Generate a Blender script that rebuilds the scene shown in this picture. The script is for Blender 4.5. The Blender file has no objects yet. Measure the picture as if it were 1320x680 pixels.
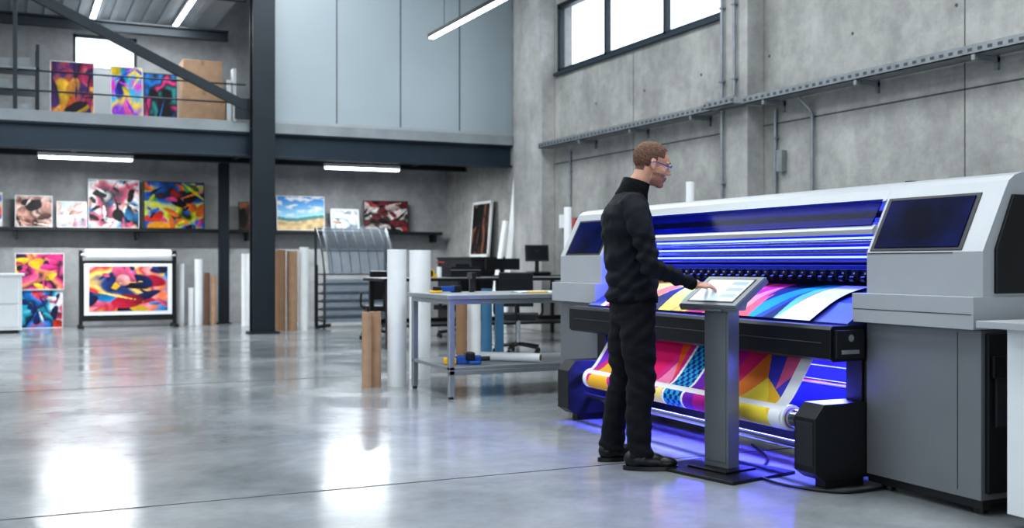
import bpy, math, random
from math import sin, cos, pi, radians, sqrt
from mathutils import Vector, Matrix, noise, Euler
random.seed(4)
V = Vector
# ------------------------------------------------------------------ colour / materials
def lin(c):
    return c/12.92 if c <= .04045 else ((c+.055)/1.055)**2.4
def hx(h):
    h = h.lstrip('#')
    return tuple(lin(int(h[i:i+2], 16)/255) for i in (0, 2, 4))
def mat(name, col, rough=.5, metal=0., var=.08, scale=6., bump=0., emis=None, es=0., alpha=1., coat=0., stretch=(1,1,1), spec=.5):
    m = bpy.data.materials.new(name); m.use_nodes = True
    nt = m.node_tree; N = nt.nodes; L = nt.links
    b = N['Principled BSDF']
    c = hx(col) if isinstance(col, str) else col
    b.inputs['Roughness'].default_value = rough
    b.inputs['Metallic'].default_value = metal
    b.inputs['Alpha'].default_value = alpha
    b.inputs['Coat Weight'].default_value = coat
    b.inputs['Specular IOR Level'].default_value = spec
    tc = N.new('ShaderNodeTexCoord'); mp = N.new('ShaderNodeMapping'); mp.inputs['Scale'].default_value = stretch
    L.new(tc.outputs['Object'], mp.inputs['Vector'])
    no = N.new('ShaderNodeTexNoise'); no.inputs['Scale'].default_value = scale; no.inputs['Detail'].default_value = 6
    L.new(mp.outputs[0], no.inputs['Vector'])
    cr = N.new('ShaderNodeValToRGB')
    cr.color_ramp.elements[0].position = .3; cr.color_ramp.elements[1].position = .7
    cr.color_ramp.elements[0].color = (*[x*(1-var) for x in c], 1)
    cr.color_ramp.elements[1].color = (*[min(1, x*(1+var)) for x in c], 1)
    L.new(no.outputs['Fac'], cr.inputs[0]); L.new(cr.outputs[0], b.inputs['Base Color'])
    if bump:
        bp = N.new('ShaderNodeBump'); bp.inputs['Strength'].default_value = bump; bp.inputs['Distance'].default_value = .02
        L.new(no.outputs['Fac'], bp.inputs['Height']); L.new(bp.outputs[0], b.inputs['Normal'])
    if emis is not None:
        e = hx(emis) if isinstance(emis, str) else emis
        b.inputs['Emission Color'].default_value = (*e, 1); b.inputs['Emission Strength'].default_value = es
    return m
def vcol_mat(name, rough=.5, spec=.3):
    m = bpy.data.materials.new(name); m.use_nodes = True
    nt = m.node_tree; b = nt.nodes['Principled BSDF']
    a = nt.nodes.new('ShaderNodeVertexColor'); a.layer_name = 'Col'
    nt.links.new(a.outputs['Color'], b.inputs['Base Color'])
    b.inputs['Roughness'].default_value = rough; b.inputs['Specular IOR Level'].default_value = spec
    return m
def concrete(name, c1, c2, rough=.85, streak=.45, bump=.2):
    m = bpy.data.materials.new(name); m.use_nodes = True
    nt = m.node_tree; N = nt.nodes; L = nt.links; b = N['Principled BSDF']
    tc = N.new('ShaderNodeTexCoord')
    n1 = N.new('ShaderNodeTexNoise'); n1.inputs['Scale'].default_value = .8; n1.inputs['Detail'].default_value = 10; n1.inputs['Roughness'].default_value = .7
    L.new(tc.outputs['Object'], n1.inputs['Vector'])
    r1 = N.new('ShaderNodeValToRGB'); r1.color_ramp.elements[0].position = .32; r1.color_ramp.elements[1].position = .66
    r1.color_ramp.elements[0].color = (*hx(c1), 1); r1.color_ramp.elements[1].color = (*hx(c2), 1)
    L.new(n1.outputs['Fac'], r1.inputs[0])
    mp = N.new('ShaderNodeMapping'); mp.inputs['Scale'].default_value = (1.6, 1.6, .3)
    L.new(tc.outputs['Object'], mp.inputs['Vector'])
    n2 = N.new('ShaderNodeTexNoise'); n2.inputs['Scale'].default_value = 1.3; n2.inputs['Detail'].default_value = 7; n2.inputs['Roughness'].default_value = .65
    L.new(mp.outputs[0], n2.inputs['Vector'])
    r2 = N.new('ShaderNodeValToRGB'); r2.color_ramp.elements[0].position = .35; r2.color_ramp.elements[1].position = .65
    r2.color_ramp.elements[0].color = (.72, .72, .71, 1); r2.color_ramp.elements[1].color = (1.08, 1.08, 1.08, 1)
    L.new(n2.outputs['Fac'], r2.inputs[0])
    mx = N.new('ShaderNodeMixRGB'); mx.blend_type = 'MULTIPLY'; mx.inputs[0].default_value = streak
    L.new(r1.outputs[0], mx.inputs[1]); L.new(r2.outputs[0], mx.inputs[2])
    n5 = N.new('ShaderNodeTexNoise'); n5.inputs['Scale'].default_value = 7; n5.inputs['Detail'].default_value = 8; n5.inputs['Roughness'].default_value = .75
    L.new(tc.outputs['Object'], n5.inputs['Vector'])
    r5 = N.new('ShaderNodeValToRGB'); r5.color_ramp.elements[0].position = .3; r5.color_ramp.elements[1].position = .6
    r5.color_ramp.elements[0].color = (.8, .8, .8, 1); r5.color_ramp.elements[1].color = (1.04, 1.04, 1.04, 1)
    L.new(n5.outputs['Fac'], r5.inputs[0])
    m2 = N.new('ShaderNodeMixRGB'); m2.blend_type = 'MULTIPLY'; m2.inputs[0].default_value = .8
    L.new(mx.outputs[0], m2.inputs[1]); L.new(r5.outputs[0], m2.inputs[2]); L.new(m2.outputs[0], b.inputs['Base Color'])
    bp = N.new('ShaderNodeBump'); bp.inputs['Strength'].default_value = bump; bp.inputs['Distance'].default_value = .01
    L.new(n5.outputs['Fac'], bp.inputs['Height']); L.new(bp.outputs[0], b.inputs['Normal'])
    b.inputs['Roughness'].default_value = rough
    return m
M = {}
M['conc'] = concrete('concrete_wall', '858583', 'b4b3b0')
M['conc_pil'] = concrete('concrete_pillar', '949493', 'bebdbb')
M['conc_back'] = concrete('concrete_back', '909193', 'b2b3b4')
def floor_mat():
    m = bpy.data.materials.new('polished_concrete'); m.use_nodes = True
    nt = m.node_tree; N = nt.nodes; L = nt.links; b = N['Principled BSDF']
    tc = N.new('ShaderNodeTexCoord')
    n1 = N.new('ShaderNodeTexNoise'); n1.inputs['Scale'].default_value = .55; n1.inputs['Detail'].default_value = 10; n1.inputs['Roughness'].default_value = .62; n1.inputs['Distortion'].default_value = .6
    L.new(tc.outputs['Object'], n1.inputs['Vector'])
    r1 = N.new('ShaderNodeValToRGB'); e = r1.color_ramp.elements
    e[0].position = .3; e[1].position = .7; e[0].color = (*hx('74787b'), 1); e[1].color = (*hx('a9adb0'), 1)
    L.new(n1.outputs['Fac'], r1.inputs[0])
    n2 = N.new('ShaderNodeTexNoise'); n2.inputs['Scale'].default_value = 5; n2.inputs['Detail'].default_value = 9; n2.inputs['Roughness'].default_value = .7
    L.new(tc.outputs['Object'], n2.inputs['Vector'])
    r2 = N.new('ShaderNodeValToRGB'); r2.color_ramp.elements[0].position = .3; r2.color_ramp.elements[1].position = .7; r2.color_ramp.elements[0].color = (.82, .82, .82, 1); r2.color_ramp.elements[1].color = (1.08, 1.08, 1.08, 1)
    L.new(n2.outputs['Fac'], r2.inputs[0])
    mx = N.new('ShaderNodeMixRGB'); mx.blend_type = 'MULTIPLY'; mx.inputs[0].default_value = 1
    L.new(r1.outputs[0], mx.inputs[1]); L.new(r2.outputs[0], mx.inputs[2]); L.new(mx.outputs[0], b.inputs['Base Color'])
    n4 = N.new('ShaderNodeTexNoise'); n4.inputs['Scale'].default_value = 1.4; n4.inputs['Detail'].default_value = 8
    L.new(tc.outputs['Object'], n4.inputs['Vector'])
    mr = N.new('ShaderNodeMapRange'); mr.inputs['From Min'].default_value = .3; mr.inputs['From Max'].default_value = .7
    mr.inputs['To Min'].default_value = .09; mr.inputs['To Max'].default_value = .25
    L.new(n4.outputs['Fac'], mr.inputs['Value']); L.new(mr.outputs[0], b.inputs['Roughness'])
    bp = N.new('ShaderNodeBump'); bp.inputs['Strength'].default_value = .04; bp.inputs['Distance'].default_value = .02
    L.new(n2.outputs['Fac'], bp.inputs['Height']); L.new(bp.outputs[0], b.inputs['Normal'])
    b.inputs['Specular IOR Level'].default_value = 1.0
    return m
M['floor'] = floor_mat()
M['joint'] = mat('joint_dark', '4c4e50', .8)
M['steel'] = mat('dark_steel', '1f2830', .45, .2, .12, 3)
M['steel2'] = mat('blue_grey_steel', '2b3a46', .45, .2, .1, 3)
M['panel'] = mat('wall_panel', 'a3aeb4', .3, 0, .05, .6)
M['deck'] = mat('deck_metal', 'a5aaae', .5, .1, .08, 2)
M['slab'] = mat('slab_edge', '8f9599', .6, 0, .1, 3)
M['galv'] = mat('galvanised', '8d9297', .45, .5, .15, 9)
M['galv_d'] = mat('dark_galvanised', '565b60', .5, .5, .15, 9)
M['white'] = mat('white_paint', 'dfe2e4', .45, 0, .03, 4)
M['paper'] = mat('paper_roll', 'e6e8ea', .6, 0, .03, 8)
M['card'] = mat('cardboard', 'ab8c72', .8, 0, .1, 10, .1)
M['card_d'] = mat('cardboard_core', '6d5140', .9)
M['black'] = mat('black_plastic', '111316', .42, 0, .15, 8)
M['blackm'] = mat('black_metal', '17191d', .35, .3, .15, 8)
M['shell'] = mat('printer_shell', 'a9adb1', .34, .1, .03, 3)
M['shell_d'] = mat('printer_panel', '7b7e82', .42, .3, .05, 3)
M['seam'] = mat('seam', '3a3d40', .6)
M['chrome'] = mat('chrome', 'c9ccd2', .18, 1, .04, 8)
M['stain'] = mat('stainless', 'a3a8ad', .42, .75, .08, 12, 0, stretch=(1, 12, 1))
M['kiosk'] = mat('kiosk_metal', '74787c', .4, .4, .05, 6)
M['lamp'] = mat('lamp_tube', 'ffffff', .4, emis='f2f8ff', es=8)
M['lampb'] = mat('lamp_pendant', 'ffffff', .4, emis='f2f8ff', es=14)
M['violet'] = mat('uv_led', '2a2aff', .4, emis=(.09, .12, 1.0), es=7)
M['blue'] = mat('blue_plastic', '1c4fa3', .4)
M['bluet'] = mat('blue_film', '3c6a8c', .5)
M['yellow'] = mat('yellow_plastic', 'e5b51e', .45)
M['red'] = mat('red_plastic', 'a8403a', .45)
M['orange'] = mat('brown_card', '9a785c', .7)
M['mesh'] = mat('grille', '24262a', .6)
M['int'] = mat('interior_glow_tint', '3e4a92', .35, .5, .1, 5)  # metal coloured blue to carry the violet light inside the printer
M['navy'] = mat('backing_glow_tint', '0c1748', .2, 0, .8, 2.2, spec=.02)  # blue in the colour stands in for interior light behind the windows
M['art'] = vcol_mat('printed_art', .5)
M['banner'] = vcol_mat('printed_banner', .6, .15)
M['frame_w'] = mat('white_frame', 'd8dadb', .5)
M['jacket'] = mat('jacket_cloth', '171b21', .85, 0, .25, 14, .3, spec=.3)
M['collar'] = mat('collar_rib', '0f1115', .9, 0, .2, 60, .3, spec=.2)
M['pants'] = mat('trouser_cloth', '121418', .85, 0, .25, 18, .3, spec=.3)
M['shoe'] = mat('shoe_leather', '0c0d0f', .4, 0, .2, 20)
M['skin'] = mat('skin', 'c89680', .5, 0, .07, 30, .05)
M['stub'] = mat('stubble_skin', 'a07360', .65, 0, .2, 160, .1)
M['hair'] = mat('hair', '66493a', .75, 0, .35, 90, .5)
M['lip'] = mat('lip', 'a8685c', .5)
M['eye'] = mat('eye_white', 'dddddd', .2)
M['iris'] = mat('iris', '2f4657', .2)
def glass(name, tint, mixf, rough=.03, dark=(0, 0, 0), spec=.5):
    m = bpy.data.materials.new(name); m.use_nodes = True
    nt = m.node_tree; N = nt.nodes; L = nt.links; N.remove(N['Principled BSDF'])
    t = N.new('ShaderNodeBsdfTransparent'); t.inputs[0].default_value = (*tint, 1)
    p = N.new('ShaderNodeBsdfPrincipled'); p.inputs['Base Color'].default_value = (*dark, 1); p.inputs['Specular IOR Level'].default_value = spec
    no = N.new('ShaderNodeTexNoise'); no.inputs['Scale'].default_value = 3
    mr = N.new('ShaderNodeMapRange'); mr.inputs['To Min'].default_value = rough; mr.inputs['To Max'].default_value = rough+.05
    L.new(no.outputs['Fac'], mr.inputs['Value']); L.new(mr.outputs[0], p.inputs['Roughness'])
    mx = N.new('ShaderNodeMixShader'); mx.inputs[0].default_value = mixf
    L.new(t.outputs[0], mx.inputs[1]); L.new(p.outputs[0], mx.inputs[2]); L.new(mx.outputs[0], N['Material Output'].inputs[0])
    return m
M['glass'] = glass('tinted_lid', (.15, .25, .95), .5, dark=(.003, .005, .016), spec=.09)
M['clear'] = glass('clear_sheet', (.84, .87, .9), .09, .12, dark=(.4, .43, .46))
M['pane'] = glass('window_glass', (.97, .98, 1), .04, .02, dark=(.3, .35, .4))
M['lens'] = glass('safety_lens', (.78, .86, 1), .22, .03, dark=(.25, .35, .6))
M['screen'] = mat('tablet_screen', '9fb2bd', .25, 0, .1, 9, emis='b9cbd6', es=.5)
M['screen_ui'] = mat('tablet_ui', '6f8796', .3, emis='8aa3b2', es=.35)
M['mon'] = mat('monitor_screen', '11151a', .15)
M['label'] = mat('sticker', 'e2e2e0', .5)

# ------------------------------------------------------------------ mesh builder
class B:
    def __init__(s, name):
        s.name = name; s.v = []; s.f = []; s.mi = []; s.sm = []; s.mats = []
    def mid(s, m):
        if isinstance(m, str): m = M[m]
        if m not in s.mats: s.mats.append(m)
        return s.mats.index(m)
    def add(s, vs, fs, m, smooth=False):
        o = len(s.v); k = s.mid(m)
        s.v += [tuple(v) for v in vs]
        for f in fs:
            s.f.append([i+o for i in f]); s.mi.append(k); s.sm.append(smooth)
    def box(s, x0, x1, y0, y1, z0, z1, m, R=None):
        x0, x1 = min(x0, x1), max(x0, x1); y0, y1 = min(y0, y1), max(y0, y1); z0, z1 = min(z0, z1), max(z0, z1)
        vs = [V((x, y, z)) for x in (x0, x1) for y in (y0, y1) for z in (z0, z1)]
        if R is not None: vs = [R @ v for v in vs]
        s.add(vs, [(0, 1, 3, 2), (4, 6, 7, 5), (0, 4, 5, 1), (2, 3, 7, 6), (0, 2, 6, 4), (1, 5, 7, 3)], m)
    def prism(s, prof, y0, y1, m, axis='y', R=None):
        n = len(prof)
        a = sum(prof[i][0]*prof[(i+1) % n][1]-prof[(i+1) % n][0]*prof[i][1] for i in range(n))
        if a < 0: prof = prof[::-1]
        def P(p, c):
            v = {'y': V((p[0], c, p[1])), 'x': V((c, p[0], p[1])), 'z': V((p[0], p[1], c))}[axis]
            return R @ v if R is not None else v
        vs = [P(p, y0) for p in prof]+[P(p, y1) for p in prof]
        fs = [list(range(n)), list(range(2*n-1, n-1, -1))]+[(i, i+n, (i+1) % n+n, (i+1) % n) for i in range(n)]
        if axis != 'y': fs = [list(f)[::-1] for f in fs]
        s.add(vs, fs, m)
    def rings(s, rs, m, cap=True, smooth=True):
        n = len(rs[0]); vs = [p for r in rs for p in r]; fs = []
        for k in range(len(rs)-1):
            for i in range(n):
                j = (i+1) % n
                fs.append((k*n+i, k*n+j, (k+1)*n+j, (k+1)*n+i))
        s.add(vs, fs, m, smooth)
        if cap:
            s.add(rs[0], [list(range(n))[::-1]], m); s.add(rs[-1], [list(range(n))], m)
    def cyl(s, p0, p1, r, m, r1=None, n=20):
        p0 = V(p0); p1 = V(p1); r1 = r if r1 is None else r1
        d = (p1-p0).normalized(); a = d.orthogonal().normalized(); b = d.cross(a)
        rs = [[p+rr*(cos(2*pi*i/n)*a+sin(2*pi*i/n)*b) for i in range(n)] for p, rr in ((p0, r), (p1, r1))]
        s.rings(rs, m)
    def tube(s, pts, rad, m, n=14, sub=6, flat=None, cap=True):
        P, R = smooth_path(pts, rad, sub)
        up = None; rs = []
        for i, p in enumerate(P):
            t = (P[min(i+1, len(P)-1)]-P[max(i-1, 0)]).normalized()
            if up is None: up = t.orthogonal().normalized()
            up = (up-t*up.dot(t)).normalized(); b = t.cross(up)
            rs.append([p+R[i]*(cos(2*pi*k/n)*up+sin(2*pi*k/n)*b) for k in range(n)])
        s.rings(rs, m, cap)
    def limb(s, pts, rad, m, n=16, sub=6):
        s.tube(pts, rad, m, n, sub)
        s.ell(pts[0], (rad[0],)*3, m); s.ell(pts[-1], (rad[-1],)*3, m)
    def ell(s, c, r, m, nu=18, nv=12, R=None):
        c = V(c); vs = []; fs = []
        for j in range(1, nv):
            th = pi*j/nv
            for i in range(nu):
                ph = 2*pi*i/nu
                p = V((r[0]*sin(th)*cos(ph), r[1]*sin(th)*sin(ph), r[2]*cos(th)))
                if R is not None: p = R @ p
                vs.append(c+p)
        t = V((0, 0, r[2])); bt = V((0, 0, -r[2]))
        if R is not None: t = R @ t; bt = R @ bt
        vs += [c+t, c+bt]; T = len(vs)-2; Bo = len(vs)-1
        for j in range(nv-2):
            for i in range(nu):
                k = (i+1) % nu
                fs.append((j*nu+i, (j+1)*nu+i, (j+1)*nu+k, j*nu+k))
        for i in range(nu):
            k = (i+1) % nu
            fs.append((T, i, k)); fs.append((Bo, (nv-2)*nu+k, (nv-2)*nu+i))
        s.add(vs, fs, m, True)
    def mesh(s):
        me = bpy.data.meshes.new(s.name); me.from_pydata(s.v, [], s.f)
        for m in s.mats: me.materials.append(m)
        me.polygons.foreach_set('material_index', s.mi); me.polygons.foreach_set('use_smooth', s.sm)
        me.update(); return me
    def done(s, bevel=0., parent=None, M4=None, seg=2):
        ob = bpy.data.objects.new(s.name, s.mesh()); bpy.context.collection.objects.link(ob)
        if bevel:
            md = ob.modifiers.new('bevel', 'BEVEL'); md.width = bevel; md.segments = seg; md.limit_method = 'ANGLE'; md.angle_limit = radians(35)
        if parent: ob.parent = parent
        if M4 is not None: ob.matrix_world = M4
        return ob
def smooth_path(pts, rad, sub):
    pts = [V(p) for p in pts]
    if sub <= 1 or len(pts) < 3: return pts, list(rad)
    P = []; R = []; n = len(pts)
    for i in range(n-1):
        p0, p1, p2, p3 = pts[max(i-1, 0)], pts[i], pts[i+1], pts[min(i+2, n-1)]
        r0, r1, r2, r3 = rad[max(i-1, 0)], rad[i], rad[i+1], rad[min(i+2, n-1)]
        for k in range(sub):
            t = k/sub
            f = lambda a, b, c, d: .5*((2*b)+(c-a)*t+(2*a-5*b+4*c-d)*t*t+(3*b-a-3*c+d)*t**3)
            P.append(f(p0, p1, p2, p3)); R.append(f(r0, r1, r2, r3))
    P.append(pts[-1]); R.append(rad[-1]); return P, R
def fuse(b, voxel, it, name, parent, assign, mats, disp=None):
    ob = bpy.data.objects.new('tmp', b.mesh()); bpy.context.collection.objects.link(ob)
    r = ob.modifiers.new('r', 'REMESH'); r.mode = 'VOXEL'; r.voxel_size = voxel
    sm = ob.modifiers.new('s', 'SMOOTH'); sm.factor = .5; sm.iterations = it
    dg = bpy.context.evaluated_depsgraph_get(); dg.update()
    me = bpy.data.meshes.new_from_object(ob.evaluated_get(dg))
    bpy.data.objects.remove(ob)
    me.materials.clear()
    for m in mats: me.materials.append(M[m])
    if disp:
        nr = [v.normal.copy() for v in me.vertices]
        for v, nn in zip(me.vertices, nr): v.co = v.co+nn*disp(v.co)
    for p in me.polygons:
        p.material_index = assign(p.center) if assign else 0
        p.use_smooth = True
    me.update(); me.name = name
    o = bpy.data.objects.new(name, me); bpy.context.collection.objects.link(o); o.parent = parent
    return o
def empty(name, loc=(0, 0, 0), rz=0.):
    e = bpy.data.objects.new(name, None); bpy.context.collection.objects.link(e)
    e.location = loc; e.rotation_euler = (0, 0, rz); e.empty_display_size = .2
    return e
def sheet(name, pos, colf, ns, nt, m, parent=None):
    vs = [pos(i/ns, j/nt) for j in range(nt+1) for i in range(ns+1)]
    fs = []; cols = []
    for j in range(nt):
        for i in range(ns):
            a = j*(ns+1)+i
            fs.append((a, a+ns+1, a+ns+2, a+1))
            c = colf((i+.5)/ns, (j+.5)/nt); cols += [c[0], c[1], c[2], 1.]*4
    me = bpy.data.meshes.new(name); me.from_pydata([tuple(v) for v in vs], [], fs)
    ca = me.color_attributes.new('Col', 'FLOAT_COLOR', 'CORNER'); ca.data.foreach_set('color', cols)
    me.materials.append(M[m]); me.polygons.foreach_set('use_smooth', [True]*len(fs)); me.update()
    o = bpy.data.objects.new(name, me); bpy.context.collection.objects.link(o); o.parent = parent
    return o
# ------------------------------------------------------------------ art painters
def flow(seed, pal, sc=1.3, n=11, big=.34, soft=.3):
    """abstract print: soft colour ground with overlapping shaded organic forms and a few straight strokes"""
    P = [hx(p) for p in pal]; m = len(P); rr = random.Random(seed); E = []; S = []
    for k in range(n):
        a = rr.uniform(.25, 1)*big
        E.append((rr.random(), rr.random(), a, a*rr.uniform(.3, .75), rr.uniform(0, pi), P[rr.randrange(m)], rr.uniform(-1, 1), rr.uniform(-1, 1)))
    for k in range(5):
        S.append((rr.random(), rr.random(), rr.uniform(0, pi), rr.uniform(.15, .4), rr.uniform(.012, .04), P[rr.randrange(m)]))
    def f(s, t):
        v = (.5+.8*noise.noise(V((s*sc, t*sc, seed)))+.15*noise.noise(V((s*5, t*5, seed+2))))*m
        i = int(v) % m; k = v-int(v)
        c = tuple(P[i][q]*(1-k)+P[(i+1) % m][q]*k for q in range(3))
        wx = .05*noise.noise(V((s*4, t*4, seed+7))); wy = .05*noise.noise(V((s*4, t*4, seed+11)))
        for (x, y, a, b_, r, col, lx, ly) in E:
            dx = s-x+wx; dy = t-y+wy; u = (dx*cos(r)+dy*sin(r))/a; w = (-dx*sin(r)+dy*cos(r))/b_
            d = u*u+w*w
            if d < 1:
                kk = min(1, (1-d)/soft); sh = max(.12, .72+.6*(u*lx+w*ly)*.8)
                c = tuple(c[q]*(1-kk)+min(1, col[q]*sh)*kk for q in range(3))
        for (x, y, r, l_, w_, col) in S:
            dx = s-x; dy = t-y; u = dx*cos(r)+dy*sin(r); w = -dx*sin(r)+dy*cos(r)
            if abs(u) < l_ and abs(w) < w_*(1-abs(u)/l_): c = col
        g = 1+.3*noise.noise(V((s*14, t*14, seed)))
        return tuple(min(1, x*g) for x in c)
    return f
def landscape(s, t):
    h = .6+.05*sin(s*5)
    if t < h:
        k = t/h; n = noise.noise(V((s*4, t*8, 2)))*.6+noise.noise(V((s*9, t*17, 5)))*.3
        c = [lin(x) for x in (.15+.45*k, .45+.35*k, .75+.12*k)]
        w = max(0, min(1, (n-.02)*5)); c = [x*(1-w)+.62*w for x in c]
        return tuple(c)
    if t < h+.1: return hx('4b7f7e')
    n = noise.noise(V((s*8, t*8, 0))); return tuple(x*(1+.5*n) for x in hx('bfa67c'))
def art(name, x0, x1, y, z0, z1, fn, lean=.05, frame='frame_w', bw=.012, ns=64, nt=48, th=.03, facing='-y'):
    """framed print; faces -Y (or -X) and leans back a little"""
    e = empty(name, ((x0+x1)/2, y, z0)) if facing == '-y' else empty(name, (y, (x0+x1)/2, z0), radians(-90))
    w = (x1-x0); h = z1-z0
    A = math.atan2(lean, h)
    b = B('frame')
    b.box(-w/2, w/2, 0, th, 0, h, frame)
    b.box(-w/2, -w/2+bw, -.008, 0, 0, h, frame); b.box(w/2-bw, w/2, -.008, 0, 0, h, frame)
    b.box(-w/2, w/2, -.008, 0, 0, bw, frame); b.box(-w/2, w/2, -.008, 0, h-bw, h, frame)
    o = b.done(); o.parent = e; o.rotation_euler = (-A, 0, 0)
    p = sheet('print', lambda s, t: V((-w/2+bw+s*(w-2*bw), -.003, h-bw-t*(h-2*bw))), fn, ns, nt, 'art', e)
    p.rotation_euler = (-A, 0, 0)
    return e

# ================================================================== ROOM
WX = 8.17; BY = 20.9
b = B('floor'); b.box(-10, WX, -6, BY, -.2, 0, 'floor'); b.done()
b = B('trim_floor_joint')
for y in (5.25, 10.4, 15.6): b.box(-9.9, WX-.3, y-.004, y+.004, .0005, .002, 'joint')
b.done()
# right wall with window opening
b = B('wall_right')
wy0, wy1, wz0, wz1 = 11.05, 15.85, 4.28, 5.42
b.box(WX, WX+.3, -6, wy0, -.2, 6.9, 'conc'); b.box(WX, WX+.3, wy1, BY, -.2, 6.9, 'conc')
b.box(WX, WX+.3, wy0, wy1, -.2, wz0, 'conc'); b.box(WX, WX+.3, wy0, wy1, wz1, 6.9, 'conc')
for z in (2.78, 5.6): b.box(WX-.003, WX, -6, 17.5, z-.008, z+.008, 'joint')
for y in (7.4, 13.4): b.box(WX-.003, WX, y-.005, y+.005, 0, 6.9 if y != 13.4 else 4.2, 'joint')
for y in [3.3+i*1.4 for i in range(9)]:
    for z in (1.9, 3.6): b.cyl((WX-.004, y, z), (WX, y, z), .018, 'joint', n=10)
b.done()
b = B('trim_pillar'); b.box(7.92, WX, 10.4, 10.95, 0, 6.9, 'conc_pil'); b.done(.01)
b = B('trim_pillar'); b.box(7.92, WX, 15.9, 17.0, 0, 6.9, 'conc_pil'); b.done(.01)
b = B('window_1')
for (a, c) in ((wy0, wy0+.07), (12.6, 12.66), (14.25, 14.31), (wy1-.07, wy1)): b.box(WX+.03, WX+.12, a, c, wz0, wz1, 'steel')
b.box(WX+.03, WX+.12, wy0, wy1, wz0, wz0+.07, 'steel'); b.box(WX+.03, WX+.12, wy0, wy1, wz1-.07, wz1, 'steel')
b.box(WX+.07, WX+.08, wy0, wy1, wz0, wz1, 'pane')
b.box(WX-.06, WX+.03, wy0, wy1, wz0-.05, wz0, 'steel2')
b.done()
# back wall with upper window
b = B('wall_back')
vx0, vx1, vz0, vz1 = .95, 2.05, 4.55, 5.28
b.box(-10, vx0, BY, BY+.3, -.2, 6.9, 'conc_back'); b.box(vx1, WX+.3, BY, BY+.3, -.2, 6.9, 'conc_back')
b.box(vx0, vx1, BY, BY+.3, -.2, vz0, 'conc_back'); b.box(vx0, vx1, BY, BY+.3, vz1, 6.9, 'conc_back')
b.done()
b = B('window_2')
for a in (vx0, vx1-.05): b.box(a, a+.05, BY+.05, BY+.12, vz0, vz1, 'steel')
b.box(vx0, vx1, BY+.05, BY+.12, vz0, vz0+.05, 'steel'); b.box(vx0, vx1, BY+.05, BY+.12, vz1-.05, vz1, 'steel')
b.box(vx0, vx1, BY+.08, BY+.085, vz0, vz1, 'pane'); b.done()
b = B('wall_left')  # unseen wall; its window band is added to light the printer front
b.box(-10.3, -10, -6, BY, -.2, 2.6, 'conc_back'); b.box(-10.3, -10, -6, BY, 5.4, 6.9, 'conc_back')
for y in (-6, 0, 6, 12, 17.6): b.box(-10.3, -10, y, y+1.2 if y < 17 else BY, 2.6, 5.4, 'conc_back')
b.done()
b = B('wall_front')  # unseen wall added to cut down sky light; opening left for fill
b.box(-10, -5, -6.3, -6, -.2, 6.9, 'conc_back'); b.box(5, WX+.3, -6.3, -6, -.2, 6.9, 'conc_back'); b.box(-5, 5, -6.3, -6, 4.2, 6.9, 'conc_back'); b.done()
b = B('ceiling'); b.box(-10, WX+.3, -6, BY+.3, 6.9, 7.1, 'deck')
b.done()
b = B('ceiling')
b.box(-10, 3.4, 17.75, BY-.01, 5.55, 5.6, 'deck')
for i in range(48): b.box(-9.8+i*.27, -9.7+i*.27, 17.75, BY-.01, 5.5, 5.55, 'deck')
b.done()
# mezzanine
def ibeam_x(b, x0, x1, y, z0, z1, w, m):
    b.box(x0, x1, y-w/2, y+w/2, z1-.03, z1, m); b.box(x0, x1, y-w/2, y+w/2, z0, z0+.03, m); b.box(x0, x1, y-.02, y+.02, z0, z1, m)
b = B('mezzanine_floor')
b.box(-9.98, WX-.01, 17.56, BY-.01, 3.27, 3.40, 'slab')
b.box(-9.98, WX-.01, 17.52, 17.56, 3.25, 3.42, 'slab')
ibeam_x(b, -9.98, WX-.01, 17.67, 2.86, 3.25, .22, 'steel2')
for y in (18.7, 19.8): ibeam_x(b, -9.98, WX-.01, y, 2.95, 3.2, .16, 'steel')
for i in range(44): 
    x = -9.6+i*.4; b.box(x, x+.14, 17.8, BY-.05, 3.2, 3.27, 'deck')
for x in (-6, -2.4, 0.9, 3.6, 7.0): b.box(x-.05, x+.05, 17.8, BY-.05, 3.0, 3.2, 'steel')
b.done(.004)
for x in (-5.5, 3.53):
    b = B('steel_column'); b.box(x-.09, x+.09, 20.3, 20.45, 0, 2.98, 'steel'); b.box(x-.13, x+.13, 20.26, 20.49, 0, .02, 'steel'); b.done(.004)
b = B('roof_beam')
ibeam_x(b, -9.98, 3.4, 19.2, 5.02, 5.2, .14, 'steel'); b.done(.003)
b = B('roof_beam'); b.box(-9.98, 3.42, 17.6, 17.72, 5.38, 5.5, 'steel'); b.done(.003)
b = B('railing')
for x in (-5.5, -3, -.0,): b.box(x-.03, x+.03, 17.57, 17.63, 3.42, 5.38 if x == 0 else 4.3, 'steel')
for z in (3.72, 4.02): b.cyl((-9, 17.6, z), (3.4, 17.6, z), .014, 'steel', n=8)
b.done(.003)
b = B('diagonal_brace')
for (p, q) in (((.2, 17.47, 5.14), (3.40, 17.47, 3.645)),):
    d = V(q)-V(p); L_ = d.length; ang = math.atan2(d.z, d.x)
    R = Matrix.Translation(V(p)) @ Matrix.Rotation(-ang, 4, 'Y')
    b.box(0, L_, -.04, .04, -.075, .075, 'steel', R)
b.box(3.2, 3.43, 17.44, 17.47, 3.44, 3.78, 'steel')
b.done(.004)
b = B('steel_column')
for y in (17.24, 17.46): b.box(3.44, 3.80, y, y+.03, 0, 6.9, 'steel')
b.box(3.60, 3.64, 17.26, 17.46, 0, 6.9, 'steel')
b.box(3.38, 3.86, 17.16, 17.51, 0, .03, 'steel')
for z in (2.84, 3.28): b.box(3.45, 3.79, 17.26, 17.46, z, z+.02, 'steel')
b.done(.003)
b = B('wall_upper_panel')
b.box(3.62, WX, 17.62, 17.75, 3.42, 6.9, 'panel')
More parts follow.
